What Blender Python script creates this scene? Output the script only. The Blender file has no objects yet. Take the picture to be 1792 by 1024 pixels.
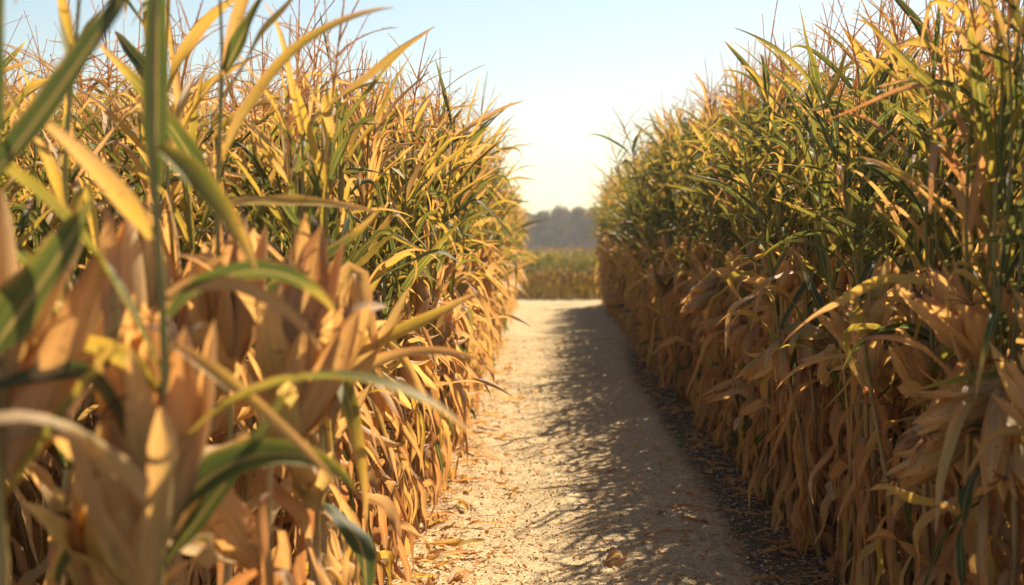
import bpy, math
import numpy as np
from mathutils import Vector

PI = math.pi
R = math.radians
scene = bpy.context.scene
COL = scene.collection

# ------------------------------------------------------------------ constants
CAM_H = 1.5
FPX = 2200.0                      # focal length in pixels of the 1792 px wide photograph
SUN_AZ, SUN_EL = R(28), R(43.5)      # azimuth measured from +Y towards +X


def left_edge(y):
    return -0.55 + 0.018 * y


def right_edge(y):
    return 1.15 + 0.038 * y


# ------------------------------------------------------------------ mesh helpers
class Geo:
    """quads + per-vertex uv, age and per-face material index"""

    def __init__(self):
        self.V, self.F, self.U, self.A, self.M = [], [], [], [], []
        self.n = 0

    def add(self, V, F, U, A, m=0):
        V = np.asarray(V, float).reshape(-1, 3)
        F = np.asarray(F, int).reshape(-1, 4)
        self.V.append(V)
        self.F.append(F + self.n)
        self.U.append(np.asarray(U, float).reshape(-1, 2))
        self.A.append(np.asarray(A, float).reshape(-1))
        self.M.append(np.full(len(F), m, int))
        self.n += len(V)
        return self

    def arrays(self):
        return (np.concatenate(self.V), np.concatenate(self.F), np.concatenate(self.U),
                np.concatenate(self.A), np.concatenate(self.M))


def mesh_from(name, arr, mats, smooth=True):
    V, F, U, A, M = arr
    me = bpy.data.meshes.new(name)
    nv, nf = len(V), len(F)
    me.vertices.add(nv)
    me.vertices.foreach_set('co', V.astype(np.float32).ravel())
    me.loops.add(nf * 4)
    me.loops.foreach_set('vertex_index', F.astype(np.int32).ravel())
    me.polygons.add(nf)
    me.polygons.foreach_set('loop_start', (np.arange(nf) * 4).astype(np.int32))
    me.polygons.foreach_set('material_index', M.astype(np.int32))
    me.polygons.foreach_set('use_smooth', np.full(nf, smooth, dtype=bool))
    uv = me.uv_layers.new(name='UVMap')
    uv.data.foreach_set('uv', U[F.ravel()].astype(np.float32).ravel())
    at = me.attributes.new('age', 'FLOAT', 'POINT')
    at.data.foreach_set('value', A.astype(np.float32))
    for m in mats:
        me.materials.append(m)
    me.update(calc_edges=True)
    return me


def link(name, data, parent=None):
    o = bpy.data.objects.new(name, data)
    COL.objects.link(o)
    if parent is not None:
        o.parent = parent
    return o


def tag(o, label=None, cat=None, group=None, kind=None):
    if label:
        o['label'] = label
    if cat:
        o['category'] = cat
    if group:
        o['group'] = group
    if kind:
        o['kind'] = kind
    return o


def grid_faces(nr, nc, wrap=False):
    r = np.arange(nr - 1)[:, None]
    c = np.arange(nc if wrap else nc - 1)[None, :]
    c2 = (c + 1) % nc
    return np.stack([r * nc + c, r * nc + c2, (r + 1) * nc + c2, (r + 1) * nc + c], -1).reshape(-1, 4)


def sm(x):
    x = np.clip(x, 0, 1)
    return x * x * (3 - 2 * x)


def leaf_geo(rng, base, az, L, W, th0, th1, p=1.3, tw0=0.0, tw1=0.0, curl=0.4, wav=0.1, nseg=14, nc=5,
             age=0.3, tip=0.4, kink=None, azd=0.0, taper=0.8, blunt=1.7, edge=0.12, rumple=0.0):
    t = np.linspace(0, 1, nseg + 1)
    th = th0 + (th1 - th0) * t ** p
    if kink:
        th = th + kink[1] * sm((t - kink[0]) / 0.10)
    ph = rng.uniform(0, 6.28)
    if rumple:
        th = th + rumple * np.sin(t * rng.uniform(8, 15) + ph) * sm(t / 0.25)
    a = az + azd * t + 0.12 * np.sin(t * rng.uniform(2, 6) + ph) * t
    d = np.stack([np.sin(th) * np.cos(a), np.sin(th) * np.sin(a), np.cos(th)], 1)
    pts = np.zeros((nseg + 1, 3))
    pts[1:] = np.cumsum(0.5 * (d[1:] + d[:-1]), 0) * (L / nseg)
    pts += np.asarray(base)
    side = np.stack([-np.sin(a), np.cos(a), np.zeros_like(a)], 1)
    nn = np.cross(d, side)
    tw = tw0 + (tw1 - tw0) * sm(t)
    s = side * np.cos(tw)[:, None] + nn * np.sin(tw)[:, None]
    n2 = np.cross(d, s)
    w = 0.5 * W * (0.42 + 0.58 * sm(t / 0.22)) * np.clip(1 - t ** blunt, 0, 1) ** taper + 0.0012
    c = np.linspace(-1, 1, nc)
    k = curl if abs(curl) > 1e-3 else 1e-3
    ox = np.sin(c * k) / k
    oz = (1 - np.cos(c * k)) / k
    f1, f2 = rng.uniform(9, 16), rng.uniform(9, 16)
    wv = wav * w[:, None] * np.where(c[None, :] > 0, np.sin(f1 * t[:, None] + ph), np.sin(f2 * t[:, None] + ph * 2)) * (c ** 2)[None, :]
    P = pts[:, None, :] + s[:, None, :] * (w[:, None] * ox[None, :])[..., None] \
        + n2[:, None, :] * (w[:, None] * oz[None, :] + wv)[..., None]
    U = np.stack(np.broadcast_arrays(((c + 1) / 2)[None, :], t[:, None]), -1)
    A = age + tip * sm((t - 0.55) / 0.45)[:, None] + edge * (c ** 2)[None, :] + 0.05 * np.sin(7 * t[:, None] + ph)
    g = Geo()
    g.add(P, grid_faces(nseg + 1, nc), U, np.clip(A, 0, 1))
    return g


def tube(g, pts, rad, sides, age=0.5, m=0, squash=1.0):
    pts = np.asarray(pts, float)
    n = len(pts)
    rad = np.broadcast_to(np.asarray(rad, float), (n,))
    age = np.broadcast_to(np.asarray(age, float), (n,))
    tan = np.gradient(pts, axis=0)
    tan /= np.linalg.norm(tan, axis=1)[:, None] + 1e-9
    ref = np.where(np.abs(tan[:, 2:3]) > 0.9, np.array([[1.0, 0, 0]]), np.array([[0, 0, 1.0]]))
    if abs(tan[:, 2]).mean() > 0.6:
        ref = np.broadcast_to(np.array([[1.0, 0.2, 0]]), tan.shape)
    u = np.cross(tan, ref)
    u /= np.linalg.norm(u, axis=1)[:, None] + 1e-9
    v = np.cross(tan, u)
    an = np.arange(sides) / sides * 2 * PI
    P = pts[:, None, :] + rad[:, None, None] * (np.cos(an)[None, :, None] * u[:, None, :] + squash * np.sin(an)[None, :, None] * v[:, None, :])
    L = np.linspace(0, 1, n)
    U = np.stack(np.broadcast_arrays((np.arange(sides) / sides)[None, :], L[:, None]), -1)
    g.add(P, grid_faces(n, sides, True), U, np.repeat(age, sides), m)
    return g


# ------------------------------------------------------------------ materials
def new_mat(name):
    m = bpy.data.materials.new(name)
    m.use_nodes = True
    nt = m.node_tree
    nt.nodes.clear()
    return m, nt, nt.nodes, nt.links


def N(ns, t, **kw):
    n = ns.new(t)
    for k, v in kw.items():
        setattr(n, k, v)
    return n


def math_node(ns, ls, op, a, b=None, c=None):
    n = ns.new('ShaderNodeMath')
    n.operation = op
    for i, x in enumerate((a, b, c)):
        if x is None:
            continue
        if isinstance(x, (int, float)):
            n.inputs[i].default_value = x
        else:
            ls.new(x, n.inputs[i])
    return n.outputs[0]


def mix_col(ns, ls, fac, a, b, mode='MIX'):
    n = ns.new('ShaderNodeMix')
    n.data_type = 'RGBA'
    n.blend_type = mode
    for sock, x in ((n.inputs[0], fac), (n.inputs[6], a), (n.inputs[7], b)):
        if isinstance(x, (int, float)):
            sock.default_value = x
        elif isinstance(x, tuple):
            sock.default_value = x + (1,) if len(x) == 3 else x
        else:
            ls.new(x, sock)
    return n.outputs[2]


def ramp(ns, ls, fac, stops):
    n = ns.new('ShaderNodeValToRGB')
    e = n.color_ramp.elements
    e[0].position, e[0].color = stops[0][0], stops[0][1] + (1,)
    e[1].position, e[1].color = stops[-1][0], stops[-1][1] + (1,)
    for p_, c_ in stops[1:-1]:
        x = e.new(p_)
        x.color = c_ + (1,)
    ls.new(fac, n.inputs[0])
    return n.outputs[0]


def noise(ns, ls, vec, scale, detail=3.0, rough=0.55, dist=0.0):
    n = ns.new('ShaderNodeTexNoise')
    n.inputs['Scale'].default_value = scale
    n.inputs['Detail'].default_value = detail
    n.inputs['Roughness'].default_value = rough
    n.inputs['Distortion'].default_value = dist
    if vec is not None:
        ls.new(vec, n.inputs['Vector'])
    return n.outputs['Fac']


def plant_mat(name, stops, transl=0.42, rough=0.5, spec=0.4, veins=True, tint=(1.42, 1.13, 0.72), vary=0.16, spots=0.5):
    m, nt, ns, ls = new_mat(name)
    at = N(ns, 'ShaderNodeAttribute', attribute_name='age')
    uv = N(ns, 'ShaderNodeUVMap')
    geo = N(ns, 'ShaderNodeNewGeometry')
    info = N(ns, 'ShaderNodeObjectInfo')
    tc = N(ns, 'ShaderNodeTexCoord')
    sep = N(ns, 'ShaderNodeSeparateXYZ')
    ls.new(uv.outputs[0], sep.inputs[0])
    nz = noise(ns, ls, tc.outputs['Object'], 9.0, 4.0, 0.6)
    fac = math_node(ns, ls, 'MULTIPLY_ADD', nz, 0.30, -0.15)
    fac = math_node(ns, ls, 'ADD', fac, at.outputs['Fac'])
    rnd = math_node(ns, ls, 'MULTIPLY_ADD', info.outputs['Random'], vary, -vary / 2)
    fac = math_node(ns, ls, 'ADD', fac, rnd)
    col = ramp(ns, ls, fac, stops)
    # weathered, bleached patches on the dead tissue
    bl = noise(ns, ls, tc.outputs['Object'], 3.1, 2.0, 0.5)
    bl = math_node(ns, ls, 'MULTIPLY', ramp(ns, ls, bl, [(0.46, (0, 0, 0)), (0.62, (0.5, 0.5, 0.5))]), ramp(ns, ls, fac, [(0.5, (0, 0, 0)), (0.72, (1, 1, 1))]))
    col = mix_col(ns, ls, bl, col, (0.52, 0.41, 0.30))
    # dried brown margin of irregular width
    ed = math_node(ns, ls, 'ABSOLUTE', math_node(ns, ls, 'MULTIPLY_ADD', sep.outputs[0], 2.0, -1.0))
    ed = math_node(ns, ls, 'ADD', ed, math_node(ns, ls, 'MULTIPLY_ADD', noise(ns, ls, tc.outputs['Object'], 17.0, 3.0, 0.6), 1.0, -0.5))
    col = mix_col(ns, ls, math_node(ns, ls, 'MULTIPLY', math_node(ns, ls, 'GREATER_THAN', ed, 0.93), 0.55 if veins else 0.0), col, (0.40, 0.25, 0.12))
    # blotches of dead tissue
    mp = N(ns, 'ShaderNodeMapping')
    mp.inputs['Scale'].default_value = (5, 22, 1)
    ls.new(uv.outputs[0], mp.inputs[0])
    nz2 = noise(ns, ls, tc.outputs['Object'], 38.0, 3.0, 0.65)
    sp = math_node(ns, ls, 'MULTIPLY', math_node(ns, ls, 'GREATER_THAN', nz2, 0.66), spots)
    col = mix_col(ns, ls, sp, col, (0.16, 0.085, 0.035))
    bump_h = None
    if veins:
        vs = math_node(ns, ls, 'SINE', math_node(ns, ls, 'MULTIPLY', sep.outputs[0], 75.0))
        vmask = math_node(ns, ls, 'MULTIPLY_ADD', vs, 0.09, 0.09)
        col = mix_col(ns, ls, vmask, col, (0.42, 0.36, 0.17))
        mid = math_node(ns, ls, 'ABSOLUTE', math_node(ns, ls, 'SUBTRACT', sep.outputs[0], 0.5))
        mid = math_node(ns, ls, 'LESS_THAN', mid, 0.055)
        col = mix_col(ns, ls, math_node(ns, ls, 'MULTIPLY', mid, 0.5), col, (0.50, 0.42, 0.20))
        streak = noise(ns, ls, None, 1.0)
        sn = streak.node
        mp2 = N(ns, 'ShaderNodeMapping')
        mp2.inputs['Scale'].default_value = (26, 1.6, 1)
        ls.new(uv.outputs[0], mp2.inputs[0])
        sn.inputs['Scale'].default_value = 1.0
        ls.new(mp2.outputs[0], sn.inputs['Vector'])
        col = mix_col(ns, ls, 1.0, col, ramp(ns, ls, streak, [(0.3, (0.60, 0.59, 0.56)), (0.7, (1.24, 1.22, 1.18))]), 'MULTIPLY')
        bump_h = math_node(ns, ls, 'MULTIPLY_ADD', streak, 0.8, math_node(ns, ls, 'MULTIPLY', vs, 0.25))
    pr = N(ns, 'ShaderNodeBsdfPrincipled')
    ls.new(col, pr.inputs['Base Color'])
    pr.inputs['Roughness'].default_value = rough
    pr.inputs['Specular IOR Level'].default_value = spec
    tr = N(ns, 'ShaderNodeBsdfTranslucent')
    ls.new(mix_col(ns, ls, 1.0, col, tint, 'MULTIPLY'), tr.inputs['Color'])
    if bump_h is not None:
        b = N(ns, 'ShaderNodeBump')
        b.inputs['Strength'].default_value = 0.35
        b.inputs['Distance'].default_value = 0.004
        ls.new(bump_h, b.inputs['Height'])
        ls.new(b.outputs[0], pr.inputs['Normal'])
    mx = N(ns, 'ShaderNodeMixShader')
    mx.inputs[0].default_value = transl
    ls.new(pr.outputs[0], mx.inputs[1])
    ls.new(tr.outputs[0], mx.inputs[2])
    out = N(ns, 'ShaderNodeOutputMaterial')
    ls.new(mx.outputs[0], out.inputs[0])
    return m


LEAF_STOPS = [(0.0, (0.020, 0.062, 0.034)), (0.20, (0.050, 0.108, 0.028)), (0.36, (0.20, 0.225, 0.042)), (0.5, (0.50, 0.385, 0.075)),
              (0.66, (0.58, 0.415, 0.19)), (0.84, (0.50, 0.295, 0.155)), (1.0, (0.33, 0.155, 0.080))]
M_LEAF = plant_mat('corn_leaf', LEAF_STOPS, transl=0.48, rough=0.5, spec=0.28)
M_STALK = plant_mat('corn_stalk', [(0.0, (0.07, 0.13, 0.035)), (0.4, (0.26, 0.24, 0.07)), (0.7, (0.38, 0.25, 0.10)), (1.0, (0.24, 0.13, 0.06))],
                    transl=0.12, rough=0.5, spec=0.4)
M_HUSK = plant_mat('corn_husk', [(0.0, (0.30, 0.30, 0.10)), (0.4, (0.70, 0.54, 0.28)), (0.7, (0.63, 0.42, 0.20)), (1.0, (0.36, 0.20, 0.10))],
                   transl=0.52, rough=0.55, spec=0.25, spots=0.6, tint=(1.48, 1.14, 0.70))
M_TASSEL = plant_mat('corn_tassel', [(0.0, (0.66, 0.50, 0.24)), (0.5, (0.60, 0.40, 0.18)), (1.0, (0.46, 0.25, 0.12))],
                     transl=0.45, rough=0.6, spec=0.3, veins=False)
M_SILK = plant_mat('corn_silk', [(0.0, (0.12, 0.05, 0.025)), (1.0, (0.05, 0.02, 0.012))], transl=0.1, rough=0.6, veins=False)
PLANT_MATS = [M_LEAF, M_STALK, M_HUSK, M_TASSEL, M_SILK]


# ------------------------------------------------------------------ corn plant
def rot_to(dirv):
    """3x3 matrix taking +Z to dirv"""
    q = Vector(dirv).to_track_quat('Z', 'Y').to_matrix()
    return np.array(q)


def make_ear(rng, lod, pos, az, tilt, s=1.0, age=0.6, plump=False):
    """returns list of (name, geo, mat, depth)"""
    d = np.array([math.sin(tilt) * math.cos(az), math.sin(tilt) * math.sin(az), math.cos(tilt)])
    M = rot_to(d)
    out = []

    def tf(g):
        g.V = [v @ M.T * s + np.asarray(pos) for v in g.V]
        return g
    L = rng.uniform(0.22, 0.27)
    n = 9 if lod == 0 else 5
    t = np.linspace(0, 1, n)
    rad = 0.031 * (0.35 + 0.65 * sm(t / 0.25)) * (1 - 0.82 * sm((t - 0.45) / 0.55)) + 0.002
    g = Geo()
    tube(g, np.stack([0.004 * np.sin(4 * t), 0 * t, 0.02 + L * t], 1), rad, 10 if lod == 0 else 6, age + 0.1 * t)
    out.append(('ear', tf(g), 2, 1))
    nh = rng.randint(5, 8) if lod == 0 else 4
    s = s * (1.04 if plump else 1.0)
    if plump:
        nh = rng.randint(4, 6)
    a0 = rng.uniform(0, 6.28)
    for i in range(nh):
        a = a0 + i * 2.4
        hug = i < 3 or rng.rand() < 0.3
        if hug:                                                     # wraps the cob: a plump pointed bract
            kw = dict(L=L * rng.uniform(1.0, 1.3), W=rng.uniform(0.088, 0.118), th0=R(rng.uniform(17, 24)), th1=R(rng.uniform(-16, -4)), p=1.0,
                      curl=rng.uniform(1.1, 1.4), wav=0.06, taper=0.75)
        else:                                                       # loosened papery bract
            kw = dict(L=L * rng.uniform(0.8, 1.25), W=rng.uniform(0.06, 0.10), th0=R(rng.uniform(14, 40)), th1=R(rng.choice([10, 25, 45, 85])),
                      p=rng.uniform(1.0, 2.4), curl=rng.uniform(0.6, 1.2), wav=0.22, taper=0.8, tw1=rng.uniform(-.6, .6))
        h = leaf_geo(rng, (0.011 * math.cos(a), 0.011 * math.sin(a), 0.012), a, nseg=10 if lod == 0 else 4, nc=7 if lod == 0 else 3,
                     age=age + rng.uniform(-0.22, 0.22), tip=0.15, blunt=2.4, edge=0.08, **kw)
        out.append(('husk_leaf', tf(h), 2, 2))
    g = Geo()
    for i in range(9 if lod == 0 else 3):
        a = rng.uniform(0, 6.28)
        tt = np.linspace(0, 1, 5)
        le = rng.uniform(0.04, 0.09)
        sp = rng.uniform(0.2, 1.0)
        pts = np.stack([le * sp * np.cos(a) * tt ** 1.5, le * sp * np.sin(a) * tt ** 1.5, L + 0.005 + le * (tt - sp * 0.7 * tt ** 2)], 1)
        tube(g, pts, 0.0016, 3, 0.5)
    out.append(('silk', tf(g), 4, 2))
    return out


def make_tassel(rng, lod, pos, lean, L=None):
    g = Geo()
    L = L or rng.uniform(0.32, 0.50)
    nb = rng.randint(4, 10) if lod == 0 else 4
    th = R(rng.uniform(0, 14))
    a0 = rng.uniform(0, 6.28)
    n = 7 if lod == 0 else 4
    t = np.linspace(0, 1, n)

    def spike(base, az, th0, th1, le, r):
        thv = th0 + (th1 - th0) * t
        d = np.stack([np.sin(thv) * math.cos(az), np.sin(thv) * math.sin(az), np.cos(thv)], 1)
        p = np.zeros((n, 3))
        p[1:] = np.cumsum(d[1:], 0) * le / (n - 1)
        p += base
        rr = r * (1.2 if lod == 0 else 0.95) * (1.0 - 0.6 * t) * (1 + 0.45 * (np.arange(n) % 2))
        tube(g, p, rr, 4 if lod == 0 else 3, rng.uniform(0, 1))
        if lod == 0:                       # spikelets along the branch
            m = int(le / 0.021)
            for k in range(m):
                f = (k + 0.7) / m * (n - 1.001)
                i = int(f)
                q = p[i] + (p[min(i + 1, n - 1)] - p[i]) * (f - i)
                dd = d[i]
                b = rng.uniform(0, 6.28)
                o = np.array([math.cos(b), math.sin(b), rng.uniform(-0.2, 0.5)])
                s_ = dd * 0.8 + o * 0.5
                s_ /= np.linalg.norm(s_)
                w = np.cross(s_, [0.3, 0.5, 0.8])
                w /= np.linalg.norm(w)
                ll = rng.uniform(0.009, 0.014)
                g.add([q, q + s_ * ll * .5 + w * .0026, q + s_ * ll, q + s_ * ll * .5 - w * .0026], [[0, 1, 2, 3]], np.zeros((4, 2)), np.full(4, rng.uniform(0.1, 0.9)))
    pos = np.asarray(pos)
    spike(pos, a0, th, th + R(rng.uniform(-5, 15)), L, 0.0030)
    for i in range(nb):
        f = rng.uniform(0.05, 0.42)
        b = pos + np.array([math.sin(th) * math.cos(a0), math.sin(th) * math.sin(a0), math.cos(th)]) * L * f
        e = rng.uniform(18, 48)
        spike(b, a0 + i * 2.4 + rng.uniform(-.4, .4), R(e), R(e + rng.uniform(-15, 65)), L * rng.uniform(0.45, 0.75), 0.0021)
    return ('tassel', g, 3, 1)


def make_plant(seed, lod=0, green=0.0, tassel=True, dry=1.0, H=None, keep=1.0, extra=(), lean=None, ears=None, yellow=0.0, upright=False):
    """list of (part name, geo, material index, depth, label)"""
    rng = np.random.RandomState(seed)
    parts = []
    H = H or rng.uniform(2.0, 2.2)
    nn = 14
    zs = np.linspace(0.06, H, nn + 1)
    la, lm = rng.uniform(0, 6.28), rng.uniform(0.0, 0.16)
    if lean is not None:
        lm = lean
    wob = rng.uniform(0, 6.28)

    def axis(z):
        z = np.asarray(z, float)
        r_ = lm * (z / H) ** 1.7
        return np.stack([r_ * math.cos(la) + 0.008 * np.sin(z * 7 + wob), r_ * math.sin(la) + 0.008 * np.cos(z * 6 + wob), z], -1)
    # stalk with swollen nodes
    zz, rr, aa = [], [], []
    for i in range(nn):
        for f, b in ((0.0, 1.22), (0.10, 1.0), (0.6, 0.96)) if lod == 0 else ((0.0, 1.0),):
            z = zs[i] + (zs[i + 1] - zs[i]) * f
            zz.append(z if i or f else 0.0)
            rr.append((0.0125 - 0.0088 * z / H) * b)
            aa.append(0.9 - 0.55 * sm((z - 0.5) / 1.0) + rng.uniform(-.06, .06))
    zz.append(H + 0.12)
    rr.append(0.0026)
    aa.append(0.4)
    g = Geo()
    tube(g, axis(zz), rr, 8 if lod == 0 else 4, aa)
    parts.append(('stalk', g, 1, 1, None))
    plane = rng.uniform(0, PI)
    ns_ = 15 if lod == 0 else 6
    nc = 5 if lod == 0 else 3

    zdry = rng.uniform(0.78, 1.18)

    def put(z, az, label=None, **kw):
        b = axis(z)
        b = b + 0.010 * np.array([math.cos(az), math.sin(az), 0])
        parts.append(('leaf', leaf_geo(rng, b, az, nseg=ns_, nc=nc, **kw), 0, 1, label))

    for i in range(1, nn + 1):
        z = zs[i]
        az = plane + (i % 2) * PI + rng.uniform(-0.5, 0.5)
        f = z / H
        if z < zdry:                                                # dead lower leaves hanging along the stalk
            nrep = (2 if rng.rand() < 0.85 * dry else 1)
            if lod and rng.rand() < 0.4:
                nrep = 1
            for k in range(nrep):
                a = az + k * rng.uniform(1.2, 2.6)
                stiff = rng.rand() < 0.07
                green_ = rng.rand() < 0.05
                put(z + rng.uniform(-.06, .06), a, 'dry brown leaf hanging down along the stalk' if not green_ else None, L=min(rng.uniform(0.26, 0.66), z + 0.05),
                    W=rng.uniform(0.022, 0.062), th0=R(rng.uniform(5, 60)), th1=R(rng.uniform(168, 196) if not stiff else rng.uniform(80, 150)),
                    p=rng.uniform(0.05, 0.22) if not stiff else rng.uniform(.4, .8),
                    tw0=rng.uniform(-1.4, 1.4), tw1=rng.uniform(-4.0, 4.0), curl=rng.uniform(0.2, 1.7) * rng.choice([-1, 1]), wav=rng.uniform(.4, .9),
                    age=np.clip(rng.normal(0.78, 0.15), 0.5, 1.0) if not green_ else 0.1, tip=rng.uniform(-.15, .15), azd=rng.uniform(-2.0, 2.0), rumple=rng.uniform(.15, .5),
                    taper=rng.uniform(.35, .8))
        elif z < 1.36:
            if keep < 0.35 and rng.rand() < 0.75:
                continue
            r_ = rng.rand()
            if r_ < 0.45:
                put(z, az, 'withered tan leaf bent downwards', L=rng.uniform(0.4, 0.65), W=rng.uniform(0.035, 0.06), th0=R(rng.uniform(15, 50)), th1=R(rng.uniform(140, 178)),
                    p=rng.uniform(0.12, 0.6), tw1=rng.uniform(-3, 3), curl=rng.uniform(0.6, 1.8), wav=0.3, age=rng.uniform(0.48, 0.78), tip=.2, azd=rng.uniform(-.8, .8), rumple=rng.uniform(0, .25))
            else:
                put(z, az, None, L=rng.uniform(0.40, 0.68), W=rng.uniform(0.04, 0.066), th0=R(rng.uniform(15, 50)), th1=R(rng.uniform(50, 160)),
                    p=rng.uniform(0.5, 2.0), tw1=rng.uniform(-2, 2), kink=((rng.uniform(.3, .7), R(rng.uniform(30, 100))) if rng.rand() < .35 else None), curl=rng.uniform(0.4, 0.9), wav=0.16, age=rng.uniform(0.08, 0.46) - green, tip=.4, azd=rng.uniform(-.4, .4))
        elif rng.rand() < keep:
            for k in range((2 if rng.rand() < 0.6 else 1) + (1 if z > 1.65 else 0)):
                u = max(0.0, (z - 1.36) / (H - 1.36))
                kink = None
                if rng.rand() < 0.36:
                    kink = (rng.uniform(0.25, 0.75), R(rng.uniform(40, 120)))
                yel = rng.rand() < 0.30 + 0.46 * u + yellow
                age = rng.uniform(0.36, 0.64) if yel else rng.uniform(0.0, 0.30)
                th0 = rng.uniform(12, 52)
                straight = rng.rand() < 0.5
                put(z + rng.uniform(-.05, .05), az + k * rng.uniform(1.0, 4.5), None, L=rng.uniform(0.36, 0.66) * (1 - 0.28 * u), W=rng.uniform(0.026, 0.054) * (1 - 0.2 * u), th0=R(th0),
                    th1=R(th0 + rng.uniform(-8, 30) if straight else rng.uniform(60, 150) - 20 * u), p=rng.uniform(0.8, 2.2), tw0=rng.uniform(-.7, .7),
                    tw1=rng.uniform(-2.4, 2.4), curl=rng.uniform(0.4, 1.5), wav=0.18, rumple=rng.uniform(0, .12),
                    age=max(age - green, 0), tip=rng.uniform(.06, .30), kink=kink, azd=rng.uniform(-.5, .5))
    for e in extra:
        e = dict(e)
        put(e.pop('z'), e.pop('az'), e.pop('label', None), **e)
    # ears in papery husks
    for k in range(ears if ears is not None else (2 if rng.rand() < 0.6 else 1)):
        z = rng.uniform(0.98, 1.30) - 0.10 * k
        az = plane + rng.randint(2) * PI + rng.uniform(-.9, .9)
        tilt = R(rng.uniform(18, 50)) if rng.rand() < 0.5 else R(rng.uniform(115, 165))
        if upright:
            az = rng.uniform(0, 6.28)
            tilt = R(rng.uniform(4, 38))
            z = rng.uniform(0.80, min(1.28, H - 0.04))
        b = axis(z) + 0.012 * np.array([math.cos(az), math.sin(az), 0])
        for it in make_ear(rng, lod, b, az, tilt, rng.uniform(0.95, 1.15), rng.uniform(0.3, 0.62), plump=upright):
            parts.append(it + (None,))
    if tassel:
        parts.append(make_tassel(rng, lod, axis(H + 0.10), 0) + (None,))
    return parts


def merged(parts):
    g = Geo()
    for nm, p, m, dep, lab in parts:
        for V, F, U, A in zip(p.V, p.F, p.U, p.A):
            pass
        V, F, U, A, M = p.arrays()
        g.add(V, F, U, A, m)
    return g.arrays()


def plant_prototype(seed, **kw):
    """part meshes of one plant: list of (name, mesh, depth, label)"""
    res = []
    for nm, g, m, dep, lab in make_plant(seed, 0, **kw):
        res.append((nm, mesh_from(nm, g.arrays()[:4] + (np.zeros(len(g.arrays()[1]), int),), [PLANT_MATS[m]]), dep, lab))
    return res


def place_plant(proto, loc, rz, s, label, group=None, tilt=(0, 0)):
    root = bpy.data.objects.new('corn_plant', None)
    COL.objects.link(root)
    root.empty_display_size = 0.1
    root.location = loc
    root.rotation_euler = (tilt[0], tilt[1], rz)
    root.scale = (s, s, s)
    tag(root, label, 'corn plant', group)
    last = None
    for nm, me, dep, lab in proto:
        o = link(nm, me, root if dep == 1 else last)
        if lab:
            o['label'] = lab
        if dep == 1:
            last = o
    return root


# ------------------------------------------------------------------ planting plan
rng = np.random.RandomState(7)
NPROTO = 12
# the shaded right row is greener than the left one
protos = {-1: [plant_prototype(100 + i, yellow=-0.13, green=(-0.4 if i == 3 else 0.0), tassel=(i % 2 == 0)) for i in range(NPROTO)],
          1: [plant_prototype(200 + i, yellow=-0.26, green=(-0.4 if i in (5, 8) else 0.02), tassel=(i % 4 != 2)) for i in range(NPROTO)]}
lods = {-1: [merged(make_plant(300 + i, 1, yellow=0.0, green=(-0.35 if i == 2 else 0.0), tassel=(i % 2 == 1))) for i in range(10)],
        1: [merged(make_plant(400 + i, 1, yellow=-0.24, green=0.03, tassel=(i % 3 != 1))) for i in range(10)]}


def hscale(side, y):
    if side < 0:
        return 0.86 + 0.21 * min(max((y - 3.6) / 6, 0), 1)
    return 0.95 + 0.26 * min(max((y - 4) / 10, 0), 1)


cand = []       # (distance key, side, row, x, y)
ROW = 0.27
for side in (-1, 1):
    y0 = 3.6 if side < 0 else 3.05
    for row in range(0, 22):
        y1 = 34.0
        if row > 9:
            y1 = 15.0 if side < 0 else 12.0
        step = (0.175 if side < 0 else 0.15) if row < 4 else 0.21
        y = y0 + rng.uniform(0, 0.1)
        while y < y1:
            e = left_edge(y) if side < 0 else right_edge(y)
            x = e + side * (0.10 + row * ROW) + rng.uniform(-0.07, 0.07)
            yy = y + rng.uniform(-0.05, 0.05)
            inside = abs(x) < (896 / FPX) * yy + 1.6
            if inside:
                cand.append((row, side, x, yy))
            y += step * rng.uniform(0.85, 1.2)

hero_n = 0
ind, rest = [], []


def show(c):
    row, side, x, y = c
    return math.hypot(x, y) * (1 + 0.28 * row)


cand.sort(key=show)
in_view = [c for c in cand if abs(c[2]) < (896 / FPX) * c[3] + 0.35]
ids = set(id(c) for c in in_view[:285])
ind = [c for c in cand if id(c) in ids]
rest = [c for c in cand if id(c) not in ids]
NAMES = {
    (-1, 0): ('sunlit corn plant with dry drooping lower leaves in the front line of the left row', 'corn plants in the front line of the left row'),
    (-1, 1): ('yellowing corn plant standing just behind the front line of the left row', 'corn plants behind the front line of the left row'),
    (1, 0): ('shaded corn plant with brown hanging lower leaves in the front line of the right row', 'corn plants in the front line of the right row'),
    (1, 1): ('green topped corn plant standing just behind the front line of the right row', 'corn plants behind the front line of the right row'),
}
for i, (row, side, x, y) in enumerate(ind):
    lab, grp = NAMES[(side, 0 if row == 0 else 1)]
    place_plant(protos[side][rng.randint(NPROTO)], (x, y, 0), rng.uniform(0, 6.28), hscale(side, y) * rng.uniform(0.96, 1.05), lab, grp,
                tuple(rng.normal(0, 0.05 if rng.rand() < 0.86 else 0.085, 2)))

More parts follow.
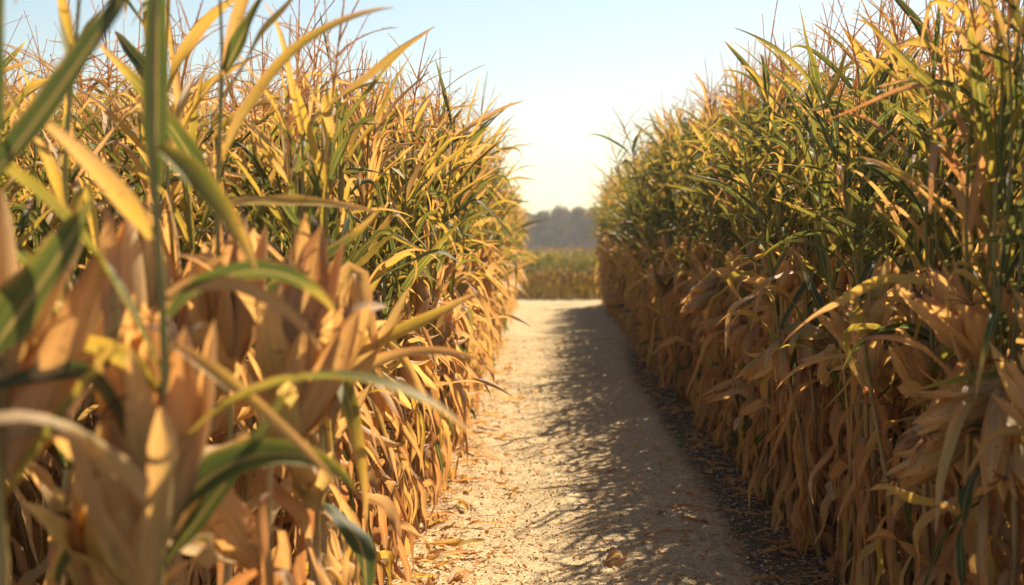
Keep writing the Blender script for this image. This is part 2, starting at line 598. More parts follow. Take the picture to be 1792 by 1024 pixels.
# foreground plants at the near end of the left row, leaf by leaf
GREEN, OLIVE, YELLOW, TAN = 0.06, 0.27, 0.47, 0.66
hero = [
    ((-0.765, 1.85, 0), 901, dict(upright=True, ears=2, keep=0.0, lean=0.01, tassel=False, H=2.02, extra=[
        dict(z=1.60, az=0.1, L=0.46, W=0.058, th0=R(36), th1=R(33), tw0=1.0, tw1=1.1, curl=0.5, age=GREEN, tip=0.1, label='broad green leaf rising to the right'),
        dict(z=1.36, az=0.0, L=0.27, W=0.105, th0=R(38), th1=R(28), tw0=1.1, tw1=1.0, curl=0.5, age=0.12, tip=0.1, label='broad bright green leaf'),
        dict(z=1.14, az=0.0, L=0.30, W=0.032, th0=R(34), th1=R(40), tw0=0.9, tw1=1.1, curl=0.7, age=0.30, tip=0.1),
        dict(z=1.30, az=0.3, L=0.28, W=0.034, th0=R(70), th1=R(140), tw0=0.9, tw1=1.2, curl=0.7, age=0.05, tip=0.1, kink=(0.4, R(40))),
        dict(z=1.62, az=1.5, L=0.45, W=0.06, th0=R(6), th1=R(4), curl=0.5, age=GREEN, tip=0.1),
        dict(z=1.22, az=0.2, L=0.30, W=0.036, th0=R(60), th1=R(150), tw0=0.6, tw1=0.9, curl=0.9, age=TAN, tip=0.1, p=0.6),
        dict(z=1.40, az=3.4, L=0.30, W=0.04, th0=R(20), th1=R(60), tw0=0.4, tw1=1.2, curl=0.8, age=0.40, tip=0.2),
    ]), 'blurred foreground corn plant with a broad green leaf rising from the left edge'),
    ((-0.545, 1.92, 0), 902, dict(upright=True, ears=3, keep=0.0, lean=0.01, tassel=False, H=2.02, extra=[
        dict(z=1.60, az=1.6, L=0.50, W=0.046, th0=R(4), th1=R(2), curl=0.6, age=GREEN, tip=0.1, label='upright green leaf running off the top of the picture'),
        dict(z=1.66, az=0.2, L=0.24, W=0.05, th0=R(130), th1=R(160), tw0=0.9, tw1=1.1, curl=0.6, age=0.40, tip=0.2),
        dict(z=1.43, az=0.1, L=0.28, W=0.036, th0=R(45), th1=R(150), tw0=0.8, tw1=1.0, curl=0.7, age=TAN, tip=0.0, p=0.6),
        dict(z=1.40, az=0.2, L=0.30, W=0.05, th0=R(40), th1=R(150), tw0=-0.6, tw1=-1.2, curl=0.7, age=0.14, tip=0.3, p=1.2),
        dict(z=1.36, az=0.1, L=0.34, W=0.030, th0=R(125), th1=R(140), tw0=0.8, tw1=1.0, curl=0.7, age=TAN, tip=0.0),
        dict(z=1.02, az=0.5, L=0.34, W=0.036, th0=R(40), th1=R(36), tw0=0.8, tw1=1.0, curl=0.7, age=0.04, tip=0.2),
        dict(z=1.28, az=3.2, L=0.30, W=0.05, th0=R(35), th1=R(140), tw0=0.9, tw1=1.2, curl=0.7, age=YELLOW, tip=0.2, p=1.1),
        dict(z=1.52, az=3.3, L=0.26, W=0.045, th0=R(35), th1=R(50), tw0=1.0, tw1=1.2, curl=0.7, age=YELLOW, tip=0.2, p=1.1),
        dict(z=1.08, az=0.4, L=0.36, W=0.07, th0=R(30), th1=R(145), tw0=0.7, tw1=1.2, curl=0.7, age=GREEN, tip=0.2, p=1.1),
    ]), 'blurred foreground corn plant with one upright green leaf running off the top of the picture'),
    ((-0.62, 2.75, 0), 903, dict(upright=True, ears=3, keep=0.25, lean=0.03, tassel=True, H=2.0, extra=[
        dict(z=1.70, az=0.0, L=0.52, W=0.052, th0=R(24), th1=R(86), tw0=0.7, tw1=0.9, curl=0.6, age=YELLOW, tip=0.1, p=1.5, label='long arching yellow leaf'),
        dict(z=1.60, az=0.1, L=0.34, W=0.046, th0=R(84), th1=R(104), tw0=0.5, tw1=0.8, curl=0.6, age=YELLOW, tip=0.2),
        dict(z=1.36, az=0.1, L=0.42, W=0.055, th0=R(66), th1=R(40), tw0=0.9, tw1=1.0, curl=0.8, age=0.1, tip=0.5),
        dict(z=1.62, az=3.6, L=0.40, W=0.05, th0=R(28), th1=R(50), tw0=0.9, tw1=1.0, curl=0.8, age=0.08, tip=0.5),
    ]), 'foreground corn plant with a long yellow leaf arching right against the sky'),
    ((-0.455, 2.95, 0), 904, dict(upright=True, ears=4, keep=0.0, lean=0.02, tassel=False, H=1.42, extra=[
        dict(z=1.30, az=0.1, L=0.42, W=0.062, th0=R(14), th1=R(20), tw0=0.7, tw1=1.0, curl=0.6, age=TAN, tip=0.0, kink=(0.36, R(150)), label='pale pinkish leaf folded over like a hook'),
        dict(z=1.20, az=5.2, L=0.46, W=0.05, th0=R(20), th1=R(176), tw0=0.2, tw1=0.5, curl=0.8, age=0.32, tip=0.2, p=0.35, label='hanging yellow green leaf'),
        dict(z=1.24, az=0.2, L=0.40, W=0.05, th0=R(70), th1=R(60), tw0=0.9, tw1=1.0, curl=0.8, age=YELLOW, tip=0.1),
        dict(z=1.15, az=5.9, L=0.44, W=0.055, th0=R(50), th1=R(110), tw0=0.9, tw1=0.6, curl=0.8, age=0.58, tip=0.1),
    ]), 'short foreground corn plant with a pale leaf folded over like a hook beside the path'),
    ((-0.93, 2.55, 0), 905, dict(upright=True, ears=3, keep=0.4, lean=0.05, tassel=True, H=2.05), 'blurred corn plant with reddish tassel branches crossing the sky at upper left'),
    ((-0.70, 2.30, 0), 906, dict(upright=True, ears=4, keep=0.0, lean=0.03, tassel=False, H=1.32), 'short blurred corn plant with wide tan husks between the two nearest plants'),
    ((-0.48, 2.42, 0), 907, dict(upright=True, ears=5, keep=0.0, lean=0.03, tassel=False, H=1.25), 'short foreground corn plant with tan husks and hanging leaves at bottom left'),
    ((-0.86, 3.15, 0), 908, dict(upright=True, ears=3, keep=0.7, lean=0.06, tassel=True, H=2.0), 'corn plant half hidden behind the blurred foreground plants at far left'),
    ((1.37, 4.1, 0), 911, dict(keep=0.8, lean=0.03, tassel=True, H=2.1, extra=[
        dict(z=1.22, az=3.3, L=0.44, W=0.045, th0=R(58), th1=R(176), tw0=0.5, tw1=0.7, curl=0.8, age=0.03, tip=0.45, p=1.0, label='arching blue green leaf hanging out over the path'),
        dict(z=1.20, az=3.0, L=0.30, W=0.04, th0=R(62), th1=R(150), tw0=0.5, tw1=0.7, curl=0.8, age=0.03, tip=0.2, p=1.2),
        dict(z=1.21, az=6.1, L=0.36, W=0.038, th0=R(72), th1=R(112), tw0=0.4, tw1=0.6, curl=0.8, age=0.2, tip=-0.1),
        dict(z=1.17, az=5.6, L=0.27, W=0.05, th0=R(80), th1=R(165), tw0=0.8, tw1=1.0, curl=0.6, age=0.0, tip=0.0),
    ]), 'right row corn plant with blue green leaves arching out over dry brown ones'),
    ((1.44, 5.0, 0), 912, dict(keep=0.9, lean=0.03, tassel=True, H=2.15, extra=[
        dict(z=1.50, az=3.2, L=0.50, W=0.042, th0=R(52), th1=R(135), tw0=0.6, tw1=0.8, curl=0.8, age=0.05, tip=0.3, p=1.0),
        dict(z=1.62, az=3.5, L=0.34, W=0.05, th0=R(70), th1=R(112), tw0=0.4, tw1=0.6, curl=0.6, age=0.04, tip=0.1),
        dict(z=1.75, az=3.0, L=0.42, W=0.045, th0=R(40), th1=R(45), tw0=0.9, tw1=1.1, curl=0.8, age=0.1, tip=0.3, kink=(0.5, R(110))),
    ]), 'right row corn plant with a long green leaf bowed towards the path at eye level'),
    ((1.33, 3.5, 0), 913, dict(keep=0.8, lean=0.03, tassel=True, H=2.1, extra=[
        dict(z=0.98, az=3.3, L=0.20, W=0.045, th0=R(74), th1=R(105), tw0=0.4, tw1=0.5, curl=0.5, age=0.05, tip=0.0),
        dict(z=1.00, az=3.9, L=0.26, W=0.04, th0=R(70), th1=R(135), tw0=0.4, tw1=0.6, curl=0.6, age=0.0, tip=0.12),
        dict(z=0.80, az=3.3, L=0.34, W=0.05, th0=R(110), th1=R(172), tw0=0.6, tw1=1.0, curl=0.5, age=0.06, tip=0.0, p=0.7, label='single green leaf drooping among the dry ones'),
    ]), 'right row corn plant with one green leaf drooping low among dry ones'),
    ((-0.54, 3.42, 0), 909, dict(upright=True, ears=4, keep=0.2, lean=0.04, tassel=False, H=1.8), 'corn plant at the sharp near end of the left row beside the sunlit path edge'),
]
for loc, seed, kw, lab in hero:
    place_plant(plant_prototype(seed, yellow=0.08 if loc[0] < 0 else -0.2, **kw), loc, 0, 1.0, lab, 'foreground corn plants at the near end of the left row' if loc[0] < 0 else 'corn plants in the front line of the right row')


def scatter_mass(name, items, mats):
    """one object out of many low detail plants; items: (variant arrays, x, y, rz, scale, tilt)"""
    Vs, Fs, Us, As, Ms = [], [], [], [], []
    n = 0
    for (V, F, U, A, M), x, y, rz, s, tl, da in items:
        c, sn = math.cos(rz), math.sin(rz)
        P = V * s
        P = np.stack([P[:, 0] * c - P[:, 1] * sn + tl[0] * P[:, 2] + x, P[:, 0] * sn + P[:, 1] * c + tl[1] * P[:, 2] + y, P[:, 2]], 1)
        Vs.append(P)
        Fs.append(F + n)
        Us.append(U)
        As.append(np.clip(A + da, 0, 1))
        Ms.append(M)
        n += len(V)
    me = mesh_from(name, (np.concatenate(Vs), np.concatenate(Fs), np.concatenate(Us), np.concatenate(As), np.concatenate(Ms)), mats)
    return link(name, me)


items = []
for row, side, x, y in rest:
    items.append((lods[side][rng.randint(10)], x, y, rng.uniform(0, 6.28), hscale(side, y) * rng.uniform(0.95, 1.06),
                  tuple(rng.normal(0, 0.05 if rng.rand() < 0.86 else 0.085, 2)), rng.uniform(-.06, .06)))
o = scatter_mass('corn_crowd', items, PLANT_MATS)
tag(o, 'dense mass of corn filling both rows behind and beyond the near plants', 'corn', kind='stuff')
print('individual', len(ind) + len(hero), 'rest', len(rest), 'faces', len(o.data.polygons))

far_lods = [(V, F, U, A * 0.42, M) for V, F, U, A, M in lods[1]]
items = []
for row in range(8):
    y = 38.2 + row * 0.35
    x = -9.0
    while x < 15:
        items.append((far_lods[rng.randint(10)], x, y + rng.uniform(-.15, .15), rng.uniform(0, 6.28), 0.65 * rng.uniform(0.88, 1.08),
                      (rng.uniform(-.04, .04), rng.uniform(-.04, .04)), rng.uniform(-.03, .14)))
        x += 0.13 * rng.uniform(0.7, 1.3)
o = scatter_mass('far_corn', items, PLANT_MATS)
tag(o, 'low green wall of corn crossing beyond the end of the path', 'corn', kind='stuff')


# ------------------------------------------------------------------ ground and path
def dirt_mat(name, c_lo, c_hi, bump=1.0):
    m, nt, ns, ls = new_mat(name)
    tc = N(ns, 'ShaderNodeTexCoord')
    v = tc.outputs['Object']
    big = noise(ns, ls, v, 1.1, 5, 0.6)
    mid = noise(ns, ls, v, 14, 5, 0.65)
    fine = noise(ns, ls, v, 90, 4, 0.7)
    col = ramp(ns, ls, math_node(ns, ls, 'MULTIPLY_ADD', mid, 0.6, math_node(ns, ls, 'MULTIPLY', big, 0.4)), [(0.36, c_lo), (0.64, c_hi)])
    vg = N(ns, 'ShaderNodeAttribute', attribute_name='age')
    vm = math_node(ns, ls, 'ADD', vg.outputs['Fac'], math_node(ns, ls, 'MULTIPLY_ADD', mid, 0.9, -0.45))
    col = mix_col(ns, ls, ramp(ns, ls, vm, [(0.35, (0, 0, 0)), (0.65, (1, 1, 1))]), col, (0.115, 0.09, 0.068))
    vor = N(ns, 'ShaderNodeTexVoronoi')
    vor.inputs['Scale'].default_value = 70
    vor.inputs['Randomness'].default_value = 1
    ls.new(v, vor.inputs['Vector'])
    bw = N(ns, 'ShaderNodeRGBToBW')
    ls.new(vor.outputs['Color'], bw.inputs[0])
    col = mix_col(ns, ls, 1.0, col, ramp(ns, ls, bw.outputs[0], [(0.1, (0.78, 0.77, 0.76)), (0.5, (0.97, 0.96, 0.95)), (0.9, (1.2, 1.18, 1.12))]), 'MULTIPLY')
    col = mix_col(ns, ls, 1.0, col, ramp(ns, ls, fine, [(0.3, (0.7, 0.7, 0.7)), (0.7, (1.25, 1.25, 1.25))]), 'MULTIPLY')
    pr = N(ns, 'ShaderNodeBsdfPrincipled')
    ls.new(col, pr.inputs['Base Color'])
    pr.inputs['Roughness'].default_value = 0.9
    pr.inputs['Specular IOR Level'].default_value = 0.0
    h = math_node(ns, ls, 'MULTIPLY_ADD', vor.outputs['Distance'], -0.7, math_node(ns, ls, 'MULTIPLY_ADD', fine, 0.6, mid))
    b = N(ns, 'ShaderNodeBump')
    b.inputs['Strength'].default_value = 0.9
    b.inputs['Distance'].default_value = 0.009 * bump
    ls.new(h, b.inputs['Height'])
    ls.new(b.outputs[0], pr.inputs['Normal'])
    out = N(ns, 'ShaderNodeOutputMaterial')
    ls.new(pr.outputs[0], out.inputs[0])
    return m


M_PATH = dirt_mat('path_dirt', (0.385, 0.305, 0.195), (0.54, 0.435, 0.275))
M_SOIL = dirt_mat('field_soil', (0.10, 0.072, 0.048), (0.19, 0.14, 0.09))


def vnoise(x, y, seed):
    """smooth value noise"""
    r_ = np.random.RandomState(seed).rand(256, 256)
    xi, yi = np.floor(x).astype(int), np.floor(y).astype(int)
    fx, fy = sm(x - xi), sm(y - yi)
    g = lambda i, j: r_[i % 256, j % 256]
    return (g(xi, yi) * (1 - fx) + g(xi + 1, yi) * fx) * (1 - fy) + (g(xi, yi + 1) * (1 - fx) + g(xi + 1, yi + 1) * fx) * fy - 0.5


def path_height(x, y):
    e0, e1 = left_edge(y), right_edge(y)
    c = (x - e0) / (e1 - e0)
    fade = np.clip((40 - y) / 4, 0, 1)
    h = 0.045 * vnoise(x * 1.6, y * 0.9, 1) + 0.030 * vnoise(x * 4.3, y * 3, 2) + 0.018 * vnoise(x * 13, y * 11, 3) + 0.010 * vnoise(x * 37, y * 35, 4)
    h += 0.02 * np.exp(-((c - 0.02) / 0.12) ** 2) + 0.02 * np.exp(-((c - 0.98) / 0.12) ** 2)      # raised shoulders
    return 0.045 + h * fade


# graded rows so the near ground carries the detail
ys = [2.0]
while ys[-1] < 41.5:
    ys.append(ys[-1] + max(0.018, 0.0045 * ys[-1]))
ys = np.array(ys)
cs = np.linspace(-0.45, 1.45, 150)
YY = np.repeat(ys[:, None], len(cs), 1)
e0, e1 = left_edge(YY), right_edge(YY)
XX = e0 + (e1 - e0) * cs[None, :]
ZZ = path_height(XX, YY)
g = Geo()
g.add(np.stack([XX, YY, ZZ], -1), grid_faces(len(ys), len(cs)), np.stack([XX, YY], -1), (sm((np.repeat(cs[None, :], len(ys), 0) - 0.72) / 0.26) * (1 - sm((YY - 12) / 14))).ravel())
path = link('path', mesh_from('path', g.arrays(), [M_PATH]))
tag(path, kind='structure')

g = Geo()
gx = np.array([-590, -40, -8, 12, 60, 590.])
gy = np.array([-590, -10, 2, 43, 120, 339.])
GX, GY = np.meshgrid(gx, gy)
g.add(np.stack([GX, GY, np.zeros_like(GX)], -1), grid_faces(6, 6), np.stack([GX, GY], -1), np.zeros(36))
ground = link('ground', mesh_from('ground', g.arrays(), [M_SOIL]))
tag(ground, kind='structure')
# pale track that crosses the end of the rows
g = Geo()
TX, TY = np.meshgrid(np.linspace(-14, 20, 120), np.linspace(34.2, 38.0, 24))
g.add(np.stack([TX, TY, 0.030 + 0.03 * vnoise(TX * 1.5, TY * 1.5, 9) + 0.012], -1), grid_faces(24, 120), np.stack([TX, TY], -1), np.zeros(TX.size))
tag(link('track', mesh_from('track', g.arrays(), [M_PATH])), kind='structure')

# clods and gravel on the path
m, nt, ns, ls = new_mat('gravel')
at = N(ns, 'ShaderNodeAttribute', attribute_name='age')
tc = N(ns, 'ShaderNodeTexCoord')
col = ramp(ns, ls, at.outputs['Fac'], [(0, (0.28, 0.21, 0.14)), (0.2, (0.42, 0.33, 0.21)), (0.8, (0.56, 0.46, 0.30)), (1, (0.66, 0.59, 0.46))])
col = mix_col(ns, ls, 1.0, col, ramp(ns, ls, noise(ns, ls, tc.outputs['Object'], 160, 3), [(0.3, (0.7, 0.7, 0.7)), (0.7, (1.2, 1.2, 1.2))]), 'MULTIPLY')
pr = N(ns, 'ShaderNodeBsdfPrincipled')
ls.new(col, pr.inputs['Base Color'])
pr.inputs['Roughness'].default_value = 0.85
out = N(ns, 'ShaderNodeOutputMaterial')
ls.new(pr.outputs[0], out.inputs[0])
M_GRAVEL = m
NG = 26000
u = rng.rand(NG)
gy_ = 4.6 + 16 * u ** 1.9
cc = rng.uniform(-0.12, 1.12, NG)
gx_ = left_edge(gy_) + (right_edge(gy_) - left_edge(gy_)) * cc
gz_ = path_height(gx_, gy_)
cube = np.array([[-1, -1, -1], [1, -1, -1], [1, 1, -1], [-1, 1, -1], [-1, -1, 1], [1, -1, 1], [1, 1, 1], [-1, 1, 1]]) * np.array([[.85]])
cf = np.array([[0, 3, 2, 1], [4, 5, 6, 7], [0, 1, 5, 4], [1, 2, 6, 5], [2, 3, 7, 6], [3, 0, 4, 7]])
sz = 0.0018 + 0.0070 * rng.rand(NG) ** 5.0
P = cube[None] * (1 + 0.45 * rng.uniform(-1, 1, (NG, 8, 3))) * (sz[:, None] * rng.uniform(0.6, 1.4, (NG, 3)))[:, None, :]
P[:, 4:, :2] *= 0.7
ang = rng.uniform(0, 6.28, NG)
ca, sa = np.cos(ang)[:, None], np.sin(ang)[:, None]
P = np.stack([P[..., 0] * ca - P[..., 1] * sa, P[..., 0] * sa + P[..., 1] * ca, P[..., 2] * 0.75], -1)
P += np.stack([gx_, gy_, gz_ + sz * 0.35], -1)[:, None, :]
g = Geo()
g.add(P, (cf[None] + 8 * np.arange(NG)[:, None, None]), np.zeros((NG * 8, 2)), np.repeat(rng.rand(NG), 8))
tag(link('gravel', mesh_from('gravel', g.arrays(), [M_GRAVEL], smooth=False)), 'loose gravel and clods scattered over the dirt path', 'gravel', kind='stuff')


# chaff: flakes of straw and husk trodden into the dirt
NC = 15000
cy = 4.6 + 17 * rng.rand(NC) ** 1.8
cc = np.where(rng.rand(NC) < 0.45, rng.uniform(-0.1, 1.1, NC), np.where(rng.rand(NC) < 0.55, rng.normal(0.06, 0.12, NC), rng.normal(0.94, 0.10, NC)))
cx = left_edge(cy) + (right_edge(cy) - left_edge(cy)) * cc
ll = rng.uniform(0.006, 0.018, NC) * (1 + 1.6 * (rng.rand(NC) < 0.06))
ww = ll * rng.uniform(0.12, 0.45, NC)
P = np.zeros((NC, 6, 3))
for j, (a_, b_) in enumerate(((-1, -1), (-1, 1), (0, 1), (0, -1), (1, 1), (1, -1))):
    P[:, j, 0] = a_ * ll
    P[:, j, 1] = b_ * ww * (0.6 if a_ else 1.0)
    P[:, j, 2] = (0.003 + rng.uniform(-0.2, 0.45, NC) * ll) if a_ else 0.004
ang = rng.uniform(0, 6.28, NC)
ca, sa = np.cos(ang)[:, None], np.sin(ang)[:, None]
P = np.stack([P[..., 0] * ca - P[..., 1] * sa, P[..., 0] * sa + P[..., 1] * ca, P[..., 2] + 0.3 * P[..., 1] * rng.uniform(-1, 1, (NC, 1))], -1)
P += np.stack([cx, cy, path_height(cx, cy) + 0.002], -1)[:, None, :]
g = Geo()
g.add(P, np.array([[0, 3, 2, 1], [3, 5, 4, 2]])[None] + 6 * np.arange(NC)[:, None, None], np.full((NC * 6, 2), 0.3), np.repeat(np.clip(rng.normal(0.62, 0.16, NC), 0.3, 1), 6))
tag(link('chaff', mesh_from('chaff', g.arrays(), [M_HUSK], smooth=False)), 'straw coloured chaff and husk crumbs strewn over the path', 'chaff', kind='stuff')


# ------------------------------------------------------------------ fallen leaves
def fallen_mesh(seed, L, W, curl, age):
    r_ = np.random.RandomState(seed)
    gg = leaf_geo(r_, (-L / 2, 0, 0.006), 0, L, W, R(82), R(100), p=1.0, tw0=r_.uniform(-.4, .4), tw1=r_.uniform(-1.2, 1.2), curl=curl, wav=0.35,
                  nseg=12, nc=5, age=age, tip=0.1, azd=r_.uniform(-.9, .9), taper=0.7)
    return mesh_from('fallen_leaf', gg.arrays(), [M_LEAF])


fallen = [fallen_mesh(500 + i, rng.uniform(0.14, 0.38), rng.uniform(0.03, 0.075), rng.uniform(0.4, 1.8), rng.uniform(0.55, 0.95)) for i in range(12)]


def drop(me, x, y, rz, s, label, group, tilt=(0, 0)):
    o = link('fallen_leaf', me)
    o.location = (x, y, float(path_height(np.array(x), np.array(y))) + 0.010)
    o.rotation_euler = (tilt[0], tilt[1], rz)
    o.scale = (s, s, s)
    tag(o, label, 'fallen leaf', group)
    return o


for side, n in ((-1, 130), (1, 160)):
    for i in range(n):
        y = 4.4 + 16 * rng.rand() ** 1.7
        off = abs(rng.normal(0, 0.16)) - (0.0 if side < 0 else 0.06)
        x = left_edge(y) + off if side < 0 else right_edge(y) - off * 1.25
        drop(fallen[rng.randint(12)], x, y, rng.uniform(0, 6.28), rng.uniform(0.5, 1.05),
             'dry orange leaf scrap lying at the sunlit foot of the left row' if side < 0 else 'dull brown leaf scrap lying in the shade at the foot of the right row',
             'leaf scraps along the left row' if side < 0 else 'leaf scraps along the right row', (rng.uniform(-.3, .3), rng.uniform(-.25, .25)))
for i in range(45):
    y = 5 + 12 * rng.rand() ** 1.5
    x = left_edge(y) + (right_edge(y) - left_edge(y)) * rng.uniform(0.15, 0.85)
    drop(fallen[rng.randint(12)], x, y, rng.uniform(0, 6.28), rng.uniform(0.12, 0.3), 'tiny dry leaf fragment lying out on the open path', 'leaf fragments on the path')


def from_px(px, py):
    y = FPX * CAM_H / (py - 440)
    return (px - 896) / FPX * y, y


for px, py, L, W, rz, curl, age, lab in [
    (1176, 962, 0.28, 0.035, 0.15, 1.0, 0.80, 'long orange brown leaf lying alone in the shade at the bottom of the path'),
    (1085, 1003, 0.20, 0.08, 0.9, 0.5, 0.74, 'crumpled pinkish leaf at the bottom centre edge of the shadow'),
    (1240, 832, 0.24, 0.04, -0.5, 1.2, 0.62, 'pale curled leaf lying in the shade beside the right row'),
    (850, 935, 0.22, 0.035, 0.5, 1.2, 0.78, 'narrow orange leaf lying across the sunlit gravel at lower left'),
    (795, 1000, 0.34, 0.05, 0.2, 1.1, 0.72, 'long golden leaf spilling onto the path at the bottom left corner of the gravel'),
    (895, 716, 0.20, 0.06, 0.1, 0.8, 0.70, 'orange leaf lying flat beyond the middle of the sunlit path edge'),
    (1040, 748, 0.10, 0.04, 0.3, 0.8, 0.72, 'small pale leaf lying where the shadow begins on the middle of the path'),
]:
    x, y = from_px(px, py)
    drop(fallen_mesh(int(px * 3 + py), L, W, curl, age), x, y, rz, 1.0, lab, None)


# ------------------------------------------------------------------ wood on the skyline
def tree_mats():
    res = []
    for nm, c0, c1 in (('crown_olive', (0.055, 0.06, 0.02), (0.13, 0.115, 0.035)), ('crown_rust', (0.085, 0.055, 0.022), (0.20, 0.12, 0.04)),
                       ('crown_green', (0.04, 0.06, 0.025), (0.10, 0.11, 0.04))):
        m, nt, ns, ls = new_mat(nm)
        at = N(ns, 'ShaderNodeAttribute', attribute_name='age')
        col = ramp(ns, ls, at.outputs['Fac'], [(0, c0), (1, c1)])
        d = N(ns, 'ShaderNodeBsdfPrincipled')
        d.inputs['Roughness'].default_value = 0.7
        d.inputs['Specular IOR Level'].default_value = 0.2
        ls.new(col, d.inputs['Base Color'])
        t_ = N(ns, 'ShaderNodeBsdfTranslucent')
        ls.new(col, t_.inputs['Color'])
        mx = N(ns, 'ShaderNodeMixShader')
        mx.inputs[0].default_value = 0.4
        ls.new(d.outputs[0], mx.inputs[1])
        ls.new(t_.outputs[0], mx.inputs[2])
        out = N(ns, 'ShaderNodeOutputMaterial')
        ls.new(mx.outputs[0], out.inputs[0])
        res.append(m)
    m, nt, ns, ls = new_mat('bark')
    tc = N(ns, 'ShaderNodeTexCoord')
    col = ramp(ns, ls, noise(ns, ls, tc.outputs['Object'], 6, 4), [(0.3, (0.06, 0.045, 0.035)), (0.7, (0.16, 0.125, 0.10))])
    d = N(ns, 'ShaderNodeBsdfPrincipled')
    d.inputs['Roughness'].default_value = 0.9
    ls.new(col, d.inputs['Base Color'])
    out = N(ns, 'ShaderNodeOutputMaterial')
    ls.new(d.outputs[0], out.inputs[0])
    return res, m


CROWNS, BARK = tree_mats()


def tree_meshes(seed, H, W):
    r_ = np.random.RandomState(seed)
    g = Geo()
    t = np.linspace(0, 1, 7)
    tube(g, np.stack([0.25 * np.sin(2 * t + seed), 0.2 * np.cos(2.5 * t + seed), t * H * 0.8], 1), 0.26 * (1 - 0.8 * t) + 0.03, 8)
    for k in range(9):
        a = r_.uniform(0, 6.28)
        z0 = H * r_.uniform(0.2, 0.65)
        le = W * r_.uniform(0.25, 0.45)
        q = np.linspace(0, 1, 5)
        tube(g, np.stack([le * q * np.cos(a), le * q * np.sin(a), z0 + le * 0.8 * q], 1), 0.10 * (1 - 0.8 * q) + 0.012, 5)
    trunk = mesh_from('trunk', g.arrays(), [BARK])
    # clumps of leaf faces
    C = []
    for k in range(30):
        z = r_.uniform(0.06, 0.95)
        rad = W / 2 * math.sin(PI * min(max((z - 0.02) / 1.02, 0), 1)) ** 0.6
        a = r_.uniform(0, 6.28)
        rr = rad * math.sqrt(r_.rand()) * 0.85
        C.append((rr * math.cos(a), rr * math.sin(a), z * H, r_.uniform(0.09, 0.17) * W))
    P, A = [], []
    for cx, cy, cz, cr in C:
        n = 260
        d = r_.normal(size=(n, 3))
        d /= np.linalg.norm(d, axis=1)[:, None]
        c = np.array([cx, cy, cz]) + d * cr * (r_.rand(n, 1) ** 0.4) * np.array([1.15, 1.15, 0.85])
        u = r_.normal(size=(n, 3))
        u /= np.linalg.norm(u, axis=1)[:, None]
        v = np.cross(u, r_.normal(size=(n, 3)))
        v /= np.linalg.norm(v, axis=1)[:, None]
        s = r_.uniform(0.10, 0.24, (n, 1))
        P.append(np.stack([c - u * s, c - v * s * .6, c + u * s, c + v * s * .6], 1))
        A.append(np.repeat(np.clip(r_.normal(r_.uniform(0.25, 0.75), 0.2, n), 0, 1), 4))
    P = np.concatenate(P)
    g = Geo()
    g.add(P, np.arange(len(P) * 4).reshape(-1, 4), np.zeros((len(P) * 4, 2)), np.concatenate(A))
    return trunk, g.arrays()


tproto = []
for i in range(5):
    tr, arr = tree_meshes(40 + i, 10.5, 8.5 + i % 3)
    tproto.append((tr, [mesh_from('crown', arr, [c]) for c in CROWNS]))
x = -34.0
k = 0
TREE_LABEL = {0: ('olive leaved tree standing in the hazy wood beyond the far corn', 'olive trees of the far wood'),
              1: ('rust tinged autumn tree standing in the hazy wood beyond the far corn', 'rust tinged trees of the far wood'),
              2: ('dull green tree standing in the hazy wood beyond the far corn', 'dull green trees of the far wood')}
for row in range(3):
    x = -36.0 + row * 2
    while x < 66:
        ci = int(rng.randint(3))
        tr, cr = tproto[rng.randint(5)]
        root = link('tree', None)
        root.location = (x, 265 + row * 9 + rng.uniform(-3, 3), 0)
        root.rotation_euler.z = rng.uniform(0, 6.28)
        hump = 1.0 + 0.10 * math.cos((x - 11) / 9.0)
        s = (0.90 + 0.07 * row) * hump * rng.uniform(0.90, 1.06)
        root.scale = (s, s, s)
        tag(root, TREE_LABEL[ci][0], 'tree', TREE_LABEL[ci][1])
        link('trunk', tr, root)
        link('crown', cr[ci], root)
        x += rng.uniform(3.8, 5.8)

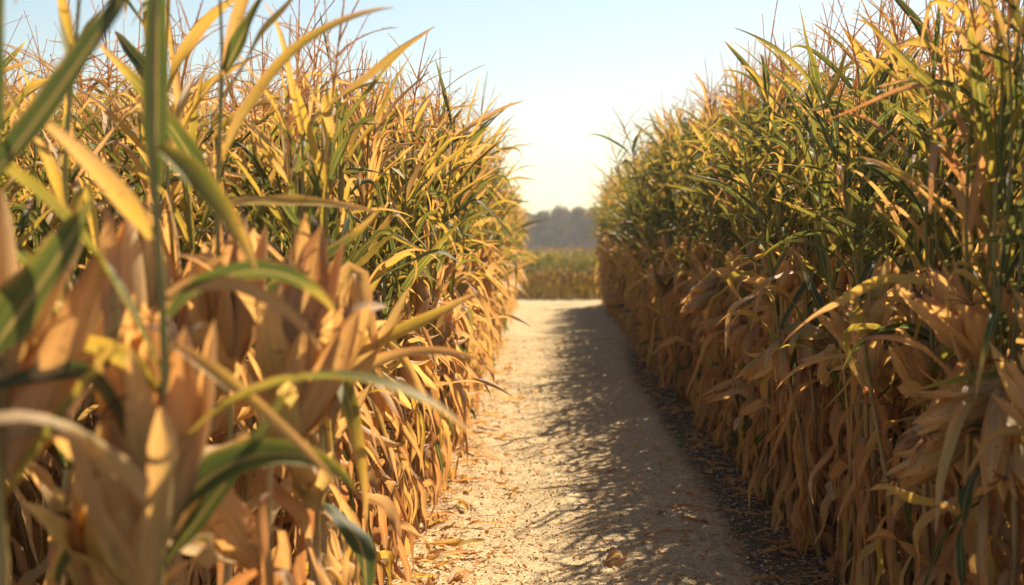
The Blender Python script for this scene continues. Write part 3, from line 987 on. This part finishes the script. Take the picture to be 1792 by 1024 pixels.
# ------------------------------------------------------------------ haze
HAZE = 0.0005
if HAZE:
    bx = np.array([[-600, -600, -1], [600, -600, -1], [600, 340, -1], [-600, 340, -1], [-600, -600, 16], [600, -600, 16], [600, 340, 16], [-600, 340, 16.]])
    g = Geo()
    g.add(bx, cf, np.zeros((8, 2)), np.zeros(8))
    m, nt, ns, ls = new_mat('haze_air')
    v = N(ns, 'ShaderNodeVolumePrincipled')
    v.inputs['Color'].default_value = (0.92, 0.95, 1.0, 1)
    v.inputs['Density'].default_value = HAZE
    v.inputs['Anisotropy'].default_value = 0.3
    out = N(ns, 'ShaderNodeOutputMaterial')
    ls.new(v.outputs[0], out.inputs['Volume'])
    tag(link('haze', mesh_from('haze', g.arrays(), [m], smooth=False)), 'thin pale haze filling the air', 'haze', kind='stuff')

# ------------------------------------------------------------------ light, sky, camera
world = bpy.data.worlds.new('World')
scene.world = world
world.use_nodes = True
wn, wl = world.node_tree.nodes, world.node_tree.links
bg = wn.get('Background')
sky = wn.new('ShaderNodeTexSky')
sky.sky_type = 'NISHITA'
sky.sun_disc = False
sky.sun_elevation = SUN_EL
sky.sun_rotation = SUN_AZ
sky.altitude = 100
sky.air_density = 1.35
sky.dust_density = 0.45
sky.ozone_density = 0.0
wl.new(sky.outputs[0], bg.inputs[0])
bg.inputs[1].default_value = 0.05

sun = bpy.data.lights.new('sun', 'SUN')
sun.energy = 5.0
sun.angle = R(0.53)
sun.color = (1.0, 0.83, 0.60)
so = bpy.data.objects.new('sun', sun)
COL.objects.link(so)
sv = Vector((math.cos(SUN_EL) * math.sin(SUN_AZ), math.cos(SUN_EL) * math.cos(SUN_AZ), math.sin(SUN_EL)))
so.rotation_euler = sv.to_track_quat('Z', 'Y').to_euler()
so.location = sv * 60

cam = bpy.data.cameras.new('camera')
co = bpy.data.objects.new('camera', cam)
COL.objects.link(co)
cam.sensor_width = 36
cam.lens = FPX / 1792 * 36
cam.clip_start = 0.05
cam.clip_end = 3000
co.location = (0, 0, CAM_H)
co.rotation_euler = (R(90) - math.atan(72 / FPX), 0, 0)
cam.dof.use_dof = True
cam.dof.focus_distance = 5.4
cam.dof.aperture_fstop = 2.4
cam.dof.aperture_blades = 0
scene.camera = co

scene.view_settings.view_transform = 'Standard'
scene.view_settings.look = 'None'
scene.view_settings.exposure = 1.28
scene.view_settings.gamma = 1.0
scene.cycles.max_bounces = 8
scene.cycles.diffuse_bounces = 5
scene.cycles.transmission_bounces = 4
scene.cycles.glossy_bounces = 2
scene.cycles.volume_bounces = 0
scene.cycles.use_denoising = True
scene.cycles.sample_clamp_indirect = 6
